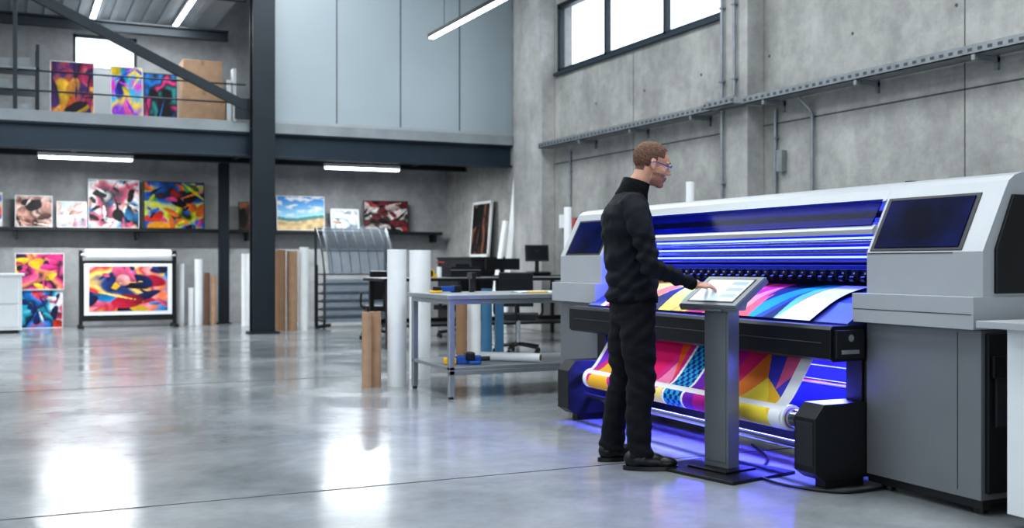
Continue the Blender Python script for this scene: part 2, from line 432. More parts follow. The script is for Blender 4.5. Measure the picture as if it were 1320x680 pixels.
for x in (4.92, 6.05, 7.15): b.box(x-.008, x+.008, 17.612, 17.62, 3.47, 6.9, 'joint')
b.box(3.8, WX, 17.55, 17.62, 3.42, 3.47, 'deck')
b.done()
# pendant and tube lamps
b = B('pendant_strip_light')
b.box(5.13, 5.23, 10.9, 13.8, 4.22, 4.27, 'blackm'); b.box(5.145, 5.215, 10.92, 13.78, 4.205, 4.22, 'lampb')
for y in (11.4, 13.3): b.cyl((5.18, y, 4.27), (5.18, y, 6.9), .004, 'black', n=6)
b.done()
for (x0, x1, y) in ((.33, 1.8, 19.0), (5.08, 6.5, 19.0)):
    b = B('fluorescent_light'); b.box(x0, x1, y-.07, y+.07, 2.87, 2.93, 'white'); b.box(x0+.02, x1-.02, y-.06, y+.06, 2.835, 2.87, 'lamp')
    for x in (x0+.2, x1-.2): b.cyl((x, y, 2.93), (x, y, 3.2), .005, 'black', n=6)
    b.done()
for (x0, y0) in ((1.2, 17.95), (2.6, 17.95)):
    b = B('fluorescent_light'); b.box(x0, x0+.08, y0, y0+2.4, 5.44, 5.498, 'white'); b.box(x0, x0+.08, y0, y0+2.4, 5.42, 5.44, 'lamp'); b.done()
# cable tray
def tray(y0, y1, x0, x1, z):
    b = B('cable_tray')
    b.box(x0, x1, y0, y1, z, z+.01, 'galv'); b.box(x0, x0+.008, y0, y1, z, z+.09, 'galv'); b.box(x1-.008, x1, y0, y1, z, z+.09, 'galv')
    k = y0
    while k < y1:
        b.box(x0-.002, x0, k, k+.05, z+.03, z+.06, 'joint'); k += .11
    k = y0+.5
    while k < y1 and x0 > 7.8: b.box(x0, WX-.002, k, k+.04, z-.05, z, 'galv'); b.box(WX-.03, WX-.002, k, k+.04, z-.12, z+.15, 'galv'); k += 1.5
    b.done()
tray(-1, 10.38, 7.85, 8.1, 3.02); tray(10.38, 10.97, 7.70, 7.9, 3.02); tray(10.97, 15.88, 7.85, 8.1, 3.02)
def conduit(x, y, z0, z1):
    b = B('conduit'); b.cyl((x, y, z0), (x, y, z1), .02, 'galv', n=10)
    z = z0+.2
    while z < z1: b.box(x-.028, x+.03, y-.035, y+.035, z, z+.02, 'galv'); z += .9
    b.done()
conduit(7.88, 10.85, .1, 3.0); conduit(7.88, 10.85, 3.15, 6.88); conduit(7.88, 10.6, 3.15, 6.88); conduit(8.135, 15.3, .6, 2.95); conduit(8.135, 10.15, .6, 2.95)
b = B('conduit'); b.tube([(8.13, 9.5, .6), (8.13, 9.5, 1.6), (8.13, 9.5, 2.65), (8.12, 9.5, 2.82), (8.06, 9.55, 2.93), (8.0, 9.58, 3.0)], [.02]*6, 'galv', 10); b.done()
b = B('socket_box'); b.box(8.09, WX-.002, 9.98, 10.08, 2.2, 2.45, 'galv'); b.done(.003)
b = B('socket_box'); b.box(8.09, WX-.002, 15.42, 15.6, 1.7, 1.92, 'white'); b.box(8.07, WX-.002, 15.0, 15.15, 1.65, 1.85, 'red'); b.done(.003)

# ================================================================== BACK WALL AREA
b = B('wall_shelf')
b.box(-3, 7.95, 20.5, BY-.002, 1.70, 1.76, 'black')
for x in (-2, 0, 2, 4, 6, 7.8): b.box(x, x+.04, 20.55, BY-.002, 1.55, 1.70, 'black')
b.done(.004)
SH = 1.762; SY = 20.62
A_ = art
A_('art_print', -.95, -.2, SY, SH, SH+.6, flow(31, ['d2c4b0', 'e2542b', '1f7fd1', 'eeeeee']))
A_('art_print', 0, .60, SY, SH, SH+.56, flow(2, ['e0cfc6', 'c9978a', '5a3c36', 'd8b3a8', '2a2224', 'd9c0b6'], 1.2, 12))
A_('art_print', .67, 1.17, SY, SH, SH+.47, flow(5, ['e2d6da', 'dba9bd', 'e8e4e6', 'c9a08e', 'a5c0cf', 'eeeeee'], 1.2, 10))
A_('art_print', 1.19, 2.06, SY, SH, SH+.88, flow(8, ['e6e4e2', '2a3440', 'c9607a', 'e6e6e6', '2f6fa0', '1a1a1a', 'd9a090', 'e8e8e8'], 1.4, 34, .17, .2))
A_('art_print', 2.14, 3.22, SY, SH, SH+.87, flow(14, ['101018', 'f2a51e', 'd0301b', '14181f', '1f5fb5', 'c8c81e', '101018', '2a905a', 'd04a8a', 'e8742b'], 1.2, 34, .2, .2), frame='black')
A_('art_print', 3.86, 4.46, SY, SH, SH+.53, flow(6, ['1a1416', '6a3f34', 'b5785c', '120e0e', '5a2f26', '1a1a1a'], 1.6), frame='black')
A_('art_print', 4.58, 5.52, SY, SH, SH+.67, landscape)
A_('art_print', 5.64, 6.22, SY, SH, SH+.44, flow(25, ['dcdcdc', 'c5a98f', '9fb0b8', 'eeeeee', '8899aa', 'e4e4e4'], 1.3), bw=.03)
A_('art_print', 6.32, 7.25, SY, SH, SH+.62, flow(22, ['1c1618', 'a03038', 'e0dcda', '201a1c', '6d2730', '111111', 'b9a8a2', '141214'], 1.3, 20, .24), frame='black')
A_('art_print', .0, .78, 20.3, .665, 1.30, flow(11, ['e23a8a', 'f2c12e', 'd8407a', '3a1f4a', 'f08f60', 'e2347a', '281a38', 'f0609a'], 1.2, 18, .28), .03)
A_('art_print', .02, .76, 20.3, .0, .66, flow(12, ['1f2a6a', 'd8342b', '1f7fd1', '101830', '18a7c0', 'e8e8f0', 'c23a5a', '182048'], 1.2, 18, .28), .03)
b = B('white_cabinet'); b.box(-1.0, .1, 19.0, 19.6, .05, .92, 'white'); b.box(-1.05, .14, 18.97, 19.62, .92, .96, 'white')
b.box(-.95, .05, 18.98, 19.0, .1, .45, 'white'); b.box(-.95, .05, 18.98, 19.0, .48, .88, 'white'); b.box(-.9, .05, 19.05, 19.5, 0, .05, 'black'); b.done(.006)
# roll display stand
e = empty('print_display_stand')
b = B('stand_frame')
for x in (1.0, 2.56):
    b.box(x, x+.06, 19.9, 19.98, .03, 1.35, 'black'); b.box(x-.01, x+.07, 19.65, 20.25, .0, .05, 'black')
b.box(1.0, 2.62, 19.92, 19.97, .12, .20, 'black'); b.box(1.0, 2.62, 19.92, 19.97, 1.12, 1.17, 'black'); b.box(1.06, 2.56, 19.98, 20.0, .2, 1.15, 'blackm')
b.cyl((1.03, 19.9, 1.27), (2.6, 19.9, 1.27), .03, 'chrome'); b.cyl((1.1, 19.9, 1.27), (2.52, 19.9, 1.27), .1, 'paper', n=28)
b.box(1.08, 2.54, 19.86, 19.9, .22, 1.12, 'paper'); b.done(.004, e)
sheet('print', lambda s, t: V((1.16+s*1.3, 19.855, 1.07-t*.78)), flow(44, ['1f3a7a', 'e2608a', 'f2c12e', '1a1a2a', '1f8fd1', 'e8742b', 'f5a0a0', 'c02040', 'ffd06a', '24407a', '182858'], 1.2, 30, .24, .25), 90, 60, 'art', e)
# rolls leaning/standing
def roll(name, x, y, r, h, m='paper', core='card_d'):
    b = B(name); b.cyl((x, y, 0), (x, y, h), r, m, n=28)
    b.cyl((x, y, h), (x, y, h+.001), r*.45, core, n=16); b.cyl((x, y, h), (x, y, h+.0015), r*.33, 'black', n=16); b.done()
for (x, h, r, m) in ((2.72, 1.12, .06, 'paper'), (2.9, .68, .05, 'paper'), (3.03, 1.2, .07, 'paper'), (3.18, .95, .05, 'card_d'), (3.30, .9, .05, 'card')):
    roll('paper_roll', x, 20.1, r, h, m)
for (x, h, r, m) in ((3.78, 1.3, .07, 'paper'), (3.95, 1.1, .06, 'paper'), (4.1, 1.25, .05, 'red'), (4.22, 1.2, .05, 'blue')):
    roll('paper_roll', x, 19.6, r, h, m)
roll('cardboard_tube', 4.04, 17.95, .085, 1.35, 'orange'); roll('cardboard_tube', 4.24, 17.95, .085, 1.33, 'card'); roll('paper_roll', 4.43, 17.9, .075, 1.4)
# rolling rack with translucent sheets
e = empty('sheet_rack'); b = B('rack_frame')
for x in (4.85, 6.15):
    b.box(x, x+.04, 18.2, 18.24, .08, .95, 'galv_d'); b.box(x, x+.04, 18.8, 18.84, .08, 1.75, 'galv_d'); b.box(x, x+.04, 18.2, 18.84, .1, .14, 'galv_d')
    b.tube([(x+.02, 18.22, .95), (x+.02, 18.4, 1.35), (x+.02, 18.8, 1.75)], [.018]*3, 'galv_d', 8)
    for y in (18.25, 18.8): b.cyl((x, y, .04), (x+.04, y, .04), .04, 'black', n=14)
for x in (5.02, 5.19, 5.36, 5.53, 5.7, 5.87, 6.04): b.tube([(x, 18.22, .95), (x, 18.4, 1.35), (x, 18.8, 1.75)], [.008]*3, 'galv_d', 8)
for z in (.16, .30, .44, .58, .74, .92): b.box(4.85, 6.19, 18.2, 18.8, z, z+.022, 'galv_d')
for z in (.18, .32, .46, .60, .76): b.box(4.95, 6.1, 18.25, 18.75, z+.003, z+.02, 'galv')
b.box(4.85, 6.19, 18.8, 18.83, 1.72, 1.75, 'galv_d'); b.box(4.85, 6.19, 18.38, 18.4, 1.33, 1.36, 'galv_d')
b.cyl((4.7, 18.12, .03), (4.7, 18.12, 1.1), .03, 'black'); b.cyl((4.7, 18.12, .03), (4.95, 18.12, .06), .03, 'black')
b.done(.003, e)
b = B('translucent_sheets')
for k in range(3):
    pts = [(18.14+.05*k, .95), (18.22+.05*k, 1.2+.02*k), (18.38+.05*k, 1.48+.03*k), (18.62+.04*k, 1.72+.04*k)]
    P_, _ = smooth_path([(p[0], 0, p[1]) for p in pts], [0]*4, 5)
    vs = [V((x, p.x, p.z)) for p in P_ for x in (4.93+.02*k, 6.1+.02*k)]
    b.add(vs, [(2*i, 2*i+1, 2*i+3, 2*i+2) for i in range(len(P_)-1)], 'clear', True)
    for xx in (4.93+.02*k, 6.1+.02*k): b.tube([(xx, p[0], p[1]) for p in pts], [.006]*4, 'galv', 6, 4)
for k in range(2): 
    R = Matrix.Translation((4.86, 18.1+.05*k, .1)) @ Matrix.Rotation(radians(-4), 4, 'X'); b.box(0, 1.28, 0, .006, 0, .75, 'clear', R)
b.done(0, e)

# workbench far (dark)
b = B('workbench')
b.box(4.35, 7.6, 13.35, 14.25, .89, .925, 'blackm')
for x in (4.42, 6.0, 7.5):
    for y in (13.42, 14.15): b.box(x, x+.06, y, y+.06, 0, .89, 'black')
b.box(4.45, 7.5, 14.15, 14.18, .3, .36, 'black'); b.box(4.45, 7.5, 13.45, 14.15, .28, .31, 'blackm')
b.box(4.35, 7.6, 13.35, 14.25, .925, .935, 'galv')
b.done(.005)
def monitor(x, y, z, w, h, rz, name='monitor'):
    b = B(name); R = Matrix.Translation((x, y, z)) @ Matrix.Rotation(rz, 4, 'Z')
    b.box(-.12, .12, -.08, .08, 0, .015, 'black', R); b.box(-.025, .025, .01, .035, 0, .2, 'black', R)
    b.box(-w/2, w/2, -.02, .015, .1, .1+h, 'black', R); b.box(-w/2+.012, w/2-.012, -.022, -.02, .112, .088+h, 'mon', R); b.done(.004)
monitor(6.3, 13.9, .936, .55, .16, radians(5)); 
b = B('black_toolbox'); b.box(5.45, 5.9, 13.75, 14.0, .936, 1.08, 'black'); b.box(5.57, 5.78, 13.86, 13.89, 1.08, 1.12, 'black'); b.box(5.45, 5.9, 13.745, 13.75, 1.03, 1.04, 'galv'); b.done(.01)
b = B('spray_bottle'); b.cyl((5.3, 13.8, .936), (5.3, 13.8, 1.08), .035, 'paper'); b.cyl((5.3, 13.8, 1.08), (5.3, 13.8, 1.13), .015, 'black'); b.box(5.27, 5.37, 13.785, 13.815, 1.13, 1.155, 'red'); b.done(.003)
b = B('tape_dispenser'); b.box(5.0, 5.2, 13.6, 13.68, .936, .975, 'yellow'); b.cyl((5.1, 13.6, 1.0), (5.1, 13.68, 1.0), .055, 'yellow'); b.cyl((5.1, 13.595, 1.0), (5.1, 13.685, 1.0), .035, 'black'); b.done(.003)
# side desk near right wall
b = B('side_desk'); b.box(6.9, 8.0, 14.75, 15.6, .9, .94, 'blackm')
for x in (6.95, 7.9):
    for y in (14.8, 15.5): b.box(x, x+.05, y, y+.05, 0, .9, 'black')
b.done(.004)
b = B('desktop_terminal'); R = Matrix.Translation((7.5, 15.2, .941)) @ Matrix.Rotation(radians(-15), 4, 'Z')
b.box(-.18, .18, -.15, .15, 0, .03, 'black', R); b.box(-.03, .03, .03, .07, .03, .4, 'black', R)
R2 = R @ Matrix.Translation((0, .02, .22)) @ Matrix.Rotation(radians(-12), 4, 'X'); b.box(-.19, .19, -.015, .015, 0, .26, 'black', R2); b.box(-.17, .17, -.02, -.015, .02, .24, 'mon', R2)
R2 = R @ Matrix.Translation((0, -.12, .03)) @ Matrix.Rotation(radians(6), 4, 'X'); b.box(-.18, .18, -.08, .1, .0, .02, 'blackm', R2)
b.done(.004)
# storage cabinet and framed picture near right wall
b = B('low_cabinet'); b.box(7.5, 8.15, 17.9, 19.6, .05, 1.2, 'blackm'); b.box(7.48, 8.16, 17.88, 19.62, 1.2, 1.24, 'black')
for y in (18.45, 19.05): b.box(7.49, 7.5, y-.005, y+.005, .1, 1.15, 'seam')
b.box(7.55, 8.1, 18, 19.5, 0, .05, 'black'); b.done(.005)
A_('framed_picture', 18.25, 19.15, 7.98, 1.245, 2.3, flow(9, ['101014', '16161c', '8a5c40', '121216', '1c1a1e', '5a3a2a', '101014'], 1.2, 8), .08, 'frame_w', .05, 40, 50, facing='-x')
for k, (x, y, w, h, t) in enumerate(((7.80, 17.12, .22, 2.7, 6), (7.52, 17.08, .16, 1.9, 9))):
    b = B('foam_board'); R = Matrix.Translation((x, y, 0)) @ Matrix.Rotation(radians(t), 4, 'Y'); b.box(0, .04, 0, w, 0.006, h, 'paper', R); b.done(.003)
# chairs
def chair(x, y, rz):
    b = B('office_chair'); R = Matrix.Translation((x, y, 0)) @ Matrix.Rotation(rz, 4, 'Z')
    for k in range(5):
        a = 2*pi*k/5; p = R @ V((cos(a)*.3, sin(a)*.3, .08)); b.cyl(R @ V((0, 0, .12)), p, .025, 'black', .018, 10)
        c = R @ V((cos(a)*.3, sin(a)*.3, .03)); b.cyl(c+V((-.015, 0, 0)), c+V((.015, 0, 0)), .03, 'black', n=12)
    b.cyl(R @ V((0, 0, .1)), R @ V((0, 0, .42)), .03, 'chrome', n=12)
    b.box(-.24, .24, -.23, .23, .42, .5, 'black', R)
    b.tube([R @ V((0, .2, .43)), R @ V((0, .32, .46)), R @ V((0, .32, .7))], [.02]*3, 'black', 8)
    Rb = R @ Matrix.Translation((0, .29, .6)) @ Matrix.Rotation(radians(-8), 4, 'X'); b.box(-.21, .21, -.03, .03, 0, .42, 'black', Rb)
    for s_ in (-1, 1): b.tube([R @ V((s_*.22, 0, .45)), R @ V((s_*.3, 0, .5)), R @ V((s_*.3, 0, .66)), R @ V((s_*.3, -.1, .68)), R @ V((s_*.3, .1, .68))], [.018]*5, 'black', 8, 3)
    b.done(.02)
chair(5.75, 12.2, radians(150)); chair(4.95, 15.3, radians(170)); chair(6.1, 15.2, radians(200))

# ------------------------------------------------------------------ stainless table with tools
b = B('steel_work_table')
TX0, TX1, TY0, TY1 = 3.27, 5.0, 8.28, 9.22
b.box(TX0-.03, TX1+.03, TY0-.03, TY1+.03, .83, .87, 'stain'); b.box(TX0-.0, TX1, TY0-.0, TY1, .79, .83, 'stain')
for x in (TX0, TX1-.05):
    for y in (TY0, TY1-.05):
        b.box(x, x+.05, y, y+.05, .02, .8, 'stain'); b.cyl((x+.025, y+.025, 0), (x+.025, y+.025, .03), .022, 'black', n=12)
b.box(TX0, TX1, TY0, TY1, .24, .27, 'stain'); b.box(TX0, TX1, TY0, TY0+.02, .2, .24, 'stain')
b.done(.005)
b = B('cordless_tool'); R = Matrix.Translation((3.55, 8.95, .871)) @ Matrix.Rotation(radians(20), 4, 'Z')
b.box(-.13, .02, -.03, .03, .01, .055, 'blue', R); b.box(.02, .1, -.035, .035, 0, .06, 'black', R); b.cyl(R @ V((-.2, 0, .035)), R @ V((-.13, 0, .035)), .02, 'black', n=12); b.box(-.22, -.14, -.05, .05, 0, .02, 'yellow', R); b.done(.006)
b = B('glue_gun'); R = Matrix.Translation((3.78, 9.02, .871)) @ Matrix.Rotation(radians(80), 4, 'Z')
b.box(-.03, .03, -.02, .02, 0, .14, 'black', R); b.box(-.1, .1, -.02, .02, .12, .18, 'blackm', R); b.cyl(R @ V((.1, 0, .15)), R @ V((.15, 0, .15)), .01, 'yellow', n=8); b.done(.006)
b = B('paper_sheets'); 
for k in range(4):
    R = Matrix.Translation((4.3, 8.75, .871+.002*k)) @ Matrix.Rotation(radians(k*7-8), 4, 'Z'); b.box(-.2, .2, -.14, .14, 0, .0015, 'paper', R)
b.done()
b = B('power_drill'); R = Matrix.Translation((3.52, 8.5, .272)) @ Matrix.Rotation(radians(-10), 4, 'Z')
b.box(-.1, .12, -.04, .04, .0, .07, 'blue', R); b.box(-.2, -.1, -.045, .045, 0, .055, 'yellow', R); b.box(-.02, .06, -.06, .05, .03, .1, 'blackm', R); b.cyl(R @ V((.12, 0, .04)), R @ V((.2, 0, .04)), .02, 'black', n=12); b.box(.0, .1, -.1, .1, 0, .03, 'blue', R); b.done(.01)
b = B('paper_roll'); b.cyl((3.75, 8.75, .311), (4.15, 8.35, .311), .038, 'paper'); b.cyl((4.15, 8.35, .311), (4.151, 8.349, .311), .03, 'card_d'); b.done()
b = B('cutting_knife'); b.box(4.1, 4.3, 8.5, 8.53, .871, .885, 'yellow'); b.box(4.05, 4.1, 8.505, 8.525, .873, .88, 'chrome'); b.done(.002)
# tall media rolls beside the table
roll('paper_roll', 3.20, 9.42, .088, 1.26); roll('paper_roll', 3.62, 9.95, .105, 1.26)
roll('cardboard_tube', 2.90, 9.38, .045, .69, 'card'); roll('cardboard_tube', 3.005, 9.45, .05, .69, 'card')
roll('cardboard_tube', 4.12, 10.1, .055, .75, 'orange'); roll('paper_roll', 4.28, 10.15, .07, .8); roll('paper_roll', 4.75, 10.9, .06, .85, 'bluet'); roll('paper_roll', 4.95, 11.0, .05, .8, 'bluet')
# tubes behind the printer
roll('paper_roll', 5.40, 7.9, .038, 1.85); roll('paper_roll', 5.08, 9.6, .04, 1.70)

# ------------------------------------------------------------------ upper mezzanine items
MZ = 3.402
A_('art_print', .5, 1.15, 18.3, MZ, 4.33, flow(17, ['3a2430', 'd4903a', 'e0b030', 'b03060', '241828', '4a2a6a', 'd06020'], 1.2, 16, .32), .08)
A_('art_print', 1.15, 1.42, 18.5, MZ, 4.3, lambda s, t: hx('b9bdc0'), .08)
A_('art_print', 1.39, 1.88, 18.25, MZ, 4.3, flow(61, ['2a4ad0', 'e23ac0', '1fb0e0', 'f2d12e', '7a2bd0', 'f06ab0', '1a2a8a'], 1.2, 8, .45, .6), .08)
A_('art_print', 1.9, 2.42, 18.3, MZ, 4.24, flow(67, ['16131f', '9a2be0', '141222', '1f7fd1', '101018', 'e23a8a', '14141c', '2a9090'], 1.2, 8, .4, .6), .08, 'black')
for (x0, x1, z0, z1, y) in ((2.5, 3.2, MZ, 4.0, 18.3), (2.52, 3.15, 4.001, 4.5, 18.33)):
    b = B('cardboard_box'); b.box(x0, x1, y, y+.5, z0, z1, 'card'); b.box((x0+x1)/2-.03, (x0+x1)/2+.03, y-.002, y+.5, z1-.08, z1+.0008, 'orange'); b.done(.004)
b = B('foam_board'); b.box(3.22, 3.3, 18.3, 18.5, MZ, 4.2, 'white'); b.done(.003)
b = B('foam_board'); b.box(3.32, 3.38, 18.3, 18.5, MZ, 4.4, 'paper'); b.done(.003)
b = B('storage_rack')
for x in (-2.2, -.9, .3):
    for y in (18.6, 19.2): b.box(x, x+.05, y, y+.05, MZ, 4.6, 'steel')
for z in (3.5, 3.85, 4.2): b.box(-2.2, .35, 18.6, 19.25, z, z+.03, 'galv')
rr = random.Random(3)
for z in (3.53, 3.88, 4.23):
    for i in range(8): 
        x = -2.1+i*.3; b.box(x, x+.22, 18.65, 19.1, z, z+rr.uniform(.08, .22), rr.choice(['white', 'galv', 'black', 'slab']))
b.done(.003)

# ================================================================== PRINTER
e = empty('large_format_printer')
shell = [(3.93, .98), (3.93, 1.19), (4.07, 1.47), (4.095, 1.515), (4.13, 1.54), (4.18, 1.555), (4.92, 1.555), (4.98, 1.5), (5.0, .98)]
b = B('body')
for (y0, y1) in ((3.46, 4.18), (6.90, 7.55)):
    b.prism(shell, y0, y1, 'shell')
    b.box(3.86, 5.0, y0-.01 if y0 < 5 else y0-.03, y1+.03 if y0 < 5 else y1+.01, .84, .985, 'shell')
    b.box(3.93, 4.95, y0+.01, y1, .07, .835, 'shell_d')
    for x in (4.0, 4.85):
        for y in (y0+.08, y1-.08): b.cyl((x, y, 0), (x, y, .08), .035, 'black', n=14)
# seams
b.box(3.857, 3.86, 3.46, 4.2, .905, .909, 'seam'); b.box(3.927, 3.93, 3.60, 3.603, .1, .82, 'seam')
b.box(3.926, 3.93, 3.63, 4.17, 1.183, 1.187, 'seam')
b.box(3.94, 3.99, 3.47, 4.18, .03, .07, 'black'); b.box(4.0, 4.9, 3.5, 4.15, .04, .07, 'black')
# mid shell
b.prism([(4.05, 1.455), (4.07, 1.47), (4.095, 1.515), (4.13, 1.54), (4.18, 1.555), (4.92, 1.555), (4.98, 1.5), (4.98, 1.42), (4.5, 1.42), (4.12, 1.43)], 4.18, 6.9, 'shell')
b.box(4.55, 4.98, 4.18, 6.9, .55, 1.43, 'shell_d')
b.prism([(3.965, 1.285), (3.965, 1.31), (3.99, 1.335), (4.01, 1.33), (4.0, 1.285)], 4.18, 6.9, 'shell')
b.cyl((4.35, 4.3, 1.555), (4.35, 4.3, 1.575), .03, 'black'); b.cyl((4.3, 4.0, 1.555), (4.3, 4.0, 1.565), .04, 'shell_d')
b.done(.012, e, seg=3)
b = B('side_panel')
b.prism([(4.0, 1.0), (4.0, 1.2), (4.11, 1.45), (4.9, 1.45), (4.93, 1.0)], 3.445, 3.462, 'black')
b.box(3.955, 4.93, 3.45, 3.472, .1, .82, 'black'); b.box(3.99, 4.9, 3.435, 3.452, .4, .7, 'mesh')
b.box(3.97, 4.05, 3.43, 3.45, .62, .72, 'blackm')
b.done(.004, e)
b = B('window')
def on_slope(b, y0, y1, t0, t1, m, off=.004, th=.006, skew=0):
    p0 = V((3.93, 0, 1.19)); p1 = V((4.07, 0, 1.47)); d = p1-p0; n = V((-d.z, 0, d.x)).normalized()
    vs = []
    for o_ in (off, off+th):
        for (t, y) in ((t0, y0), (t0, y1), (t1, y1-skew), (t1, y0)):
            q = p0+d*t+n*o_; vs.append(V((q.x, y, q.z)))
    b.add(vs, [(0, 1, 2, 3), (7, 6, 5, 4), (0, 4, 5, 1), (1, 5, 6, 2), (2, 6, 7, 3), (3, 7, 4, 0)], m)
for (y0, y1) in ((3.58, 4.16), (6.93, 7.47)):
    on_slope(b, y0, y1, .02, .98, 'black', 0, .004); on_slope(b, y0+.025, y1-.025, .07, .93, 'navy', .004, .004)
b.done(.002, e)
b = B('lid_glass')
b.prism([(3.985, 1.33), (4.062, 1.462), (4.056, 1.466), (3.979, 1.334)], 4.2, 6.88, 'glass'); b.done(0, e)
# interior
b = B('carriage_interior')
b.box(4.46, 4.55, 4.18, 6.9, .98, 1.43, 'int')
for z, x, h in ((1.36, 4.36, .03), (1.30, 4.33, .022), (1.245, 4.30, .02), (1.19, 4.28, .018), (1.14, 4.27, .012)):
    b.box(x, 4.47, 4.2, 6.88, z, z+h, 'chrome')
for z, x in ((1.335, 4.42), (1.275, 4.40), (1.218, 4.38), (1.165, 4.36)):
    b.box(x, x+.02, 4.2, 6.88, z, z+.012, 'violet')
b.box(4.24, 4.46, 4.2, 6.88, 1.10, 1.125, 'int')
y = 4.25
while y < 6.85:
    b.box(4.17, 4.26, y, y+.05, 1.045, 1.10, 'black'); b.cyl((4.16, y+.01, 1.05), (4.16, y+.04, 1.05), .016, 'blackm', n=10)
    b.box(4.165, 4.17, y+.018, y+.032, 1.075, 1.085, 'chrome'); y += .085
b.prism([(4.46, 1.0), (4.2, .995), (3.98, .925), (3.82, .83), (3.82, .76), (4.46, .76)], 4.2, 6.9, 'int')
b.done(.003, e)
# front rail, lower frame, take up
b = B('frame')
b.prism([(3.70, .655), (3.70, .80), (3.715, .82), (3.93, .82), (3.93, .64), (3.72, .64)], 4.19, 6.97, 'blackm')
b.box(3.695, 3.70, 4.25, 6.9, .73, .735, 'seam')
b.box(3.72, 3.9, 4.165, 4.19, .66, .80, 'black'); b.cyl((3.81, 4.16, .76), (3.81, 4.17, .76), .018, 'chrome'); b.box(3.75, 3.86, 4.155, 4.17, .68, .70, 'galv')
for (y0, y1) in ((4.185, 4.34), (6.80, 6.96)):
    b.prism([(3.60, .09), (3.60, .36), (3.66, .43), (4.0, .43), (4.0, .05), (3.66, .05)], y0, y1, 'black')
    b.box(3.92, 4.05, y0+.02, y1-.02, .05, .8, 'black')
    b.box(3.7, 3.95, y0+.04, y1-.04, .0, .055, 'black')
b.box(3.93, 4.0, 4.18, 4.2, .43, .7, 'black')
b.box(3.596, 3.60, 4.2, 4.325, .12, .34, 'mesh')
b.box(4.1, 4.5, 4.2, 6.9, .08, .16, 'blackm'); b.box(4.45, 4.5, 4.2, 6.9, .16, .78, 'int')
b.cyl((3.72, 4.30, .32), (3.72, 6.85, .32), .028, 'chrome'); b.cyl((3.72, 4.43, .32), (3.72, 4.5, .32), .05, 'chrome')
b.cyl((3.78, 4.3, .17), (3.78, 6.85, .17), .022, 'chrome'); b.cyl((4.0, 4.3, .26), (4.0, 6.85, .26), .03, 'chrome'); b.cyl((4.05, 4.3, .48), (4.05, 6.85, .48), .02, 'chrome')
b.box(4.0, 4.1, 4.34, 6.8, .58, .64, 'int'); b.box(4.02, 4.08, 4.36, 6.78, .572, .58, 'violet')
b.done(.006, e)
b = B('roll'); b.cyl((3.72, 4.5, .32), (3.72, 6.68, .32), .068, 'paper', n=40); b.cyl((3.72, 4.494, .32), (3.72, 4.5, .32), .04, 'galv', n=24); b.cyl((3.72, 4.497, .32), (3.72, 4.5, .32), .055, 'card', n=24); b.done(0, e)
b = B('warning_label')
b.box(3.93, 3.985, 4.176, 4.1795, .45, .64, 'label'); b.box(3.94, 3.975, 4.175, 4.176, .56, .58, 'black'); b.prism([(3.942, .585), (3.973, .585), (3.9575, .62)], 4.1745, 4.176, 'yellow'); b.box(3.94, 3.975, 4.175, 4.176, .52, .53, 'seam'); b.box(3.94, 3.975, 4.175, 4.176, .49, .50, 'seam'); b.done(0, e)
def tri(p, a, b_, c):
    def sg(u, v, w): return (u[0]-w[0])*(v[1]-w[1])-(v[0]-w[0])*(u[1]-w[1])
    d1 = sg(p, a, b_); d2 = sg(p, b_, c); d3 = sg(p, c, a)
    return not ((d1 < 0 or d2 < 0 or d3 < 0) and (d1 > 0 or d2 > 0 or d3 > 0))
def poly(p, pts):
    return any(tri(p, pts[0], pts[i], pts[i+1]) for i in range(1, len(pts)-1))
UPP = [('f5e63c', [(0, 0), (.52, 0), (.52, 1), (0, 1)]), ('f0a42a', [(.03, 0), (.16, 0), (.03, 1)]), ('2a2f33', [(.22, 1), (.30, .25), (.34, 1)]), ('f08a3a', [(.16, 1), (.24, 0), (.28, .4), (.22, 1)]), ('5fae3a', [(.34, 0), (.46, 0), (.40, .8)]), ('e23a8a', [(.03, 1), (.06, .3), (.14, 1)]),
       ('e2573f', [(.48, 1), (.60, 0), (.80, 0), (.72, 1)]), ('a3123a', [(.50, 1), (.60, .1), (.64, 0), (.56, 1)]), ('f09a5a', [(.60, 1), (.72, .2), (.72, 1)]), ('d11f5e', [(.66, 0), (.74, 0), (.66, .75)]), ('f4b08a', [(.62, .95), (.66, .4), (.70, .95)]),
       ('151a1e', [(.72, 0), (.84, 0), (.75, .9)]), ('1a9a8a', [(.72, 1), (.84, 0), (.885, 0), (.83, 1)]), ('f0603a', [(.70, 1), (.75, .45), (.76, 1)]), ('1f4f9a', [(.79, 1), (.86, .3), (.865, 1)]), ('12202c', [(.82, 1), (.85, .6), (.87, 1)]), ('6ac4dc', [(.855, .5), (.885, 0), (.91, 0), (.875, 1), (.865, 1)])]
def upcol(s, t):
    if s > .905-.035*t*t or s < .03: return hx('eceef2')
    c = hx('f2d84a') if s < .6 else hx('e2573f')
    for (h, pts) in UPP:
        if poly((s, t), pts): c = hx(h)
    if .52 < s+.12*t < .62 and int((s+.12*t)*190) % 2: c = hx('8a1030')
    return c
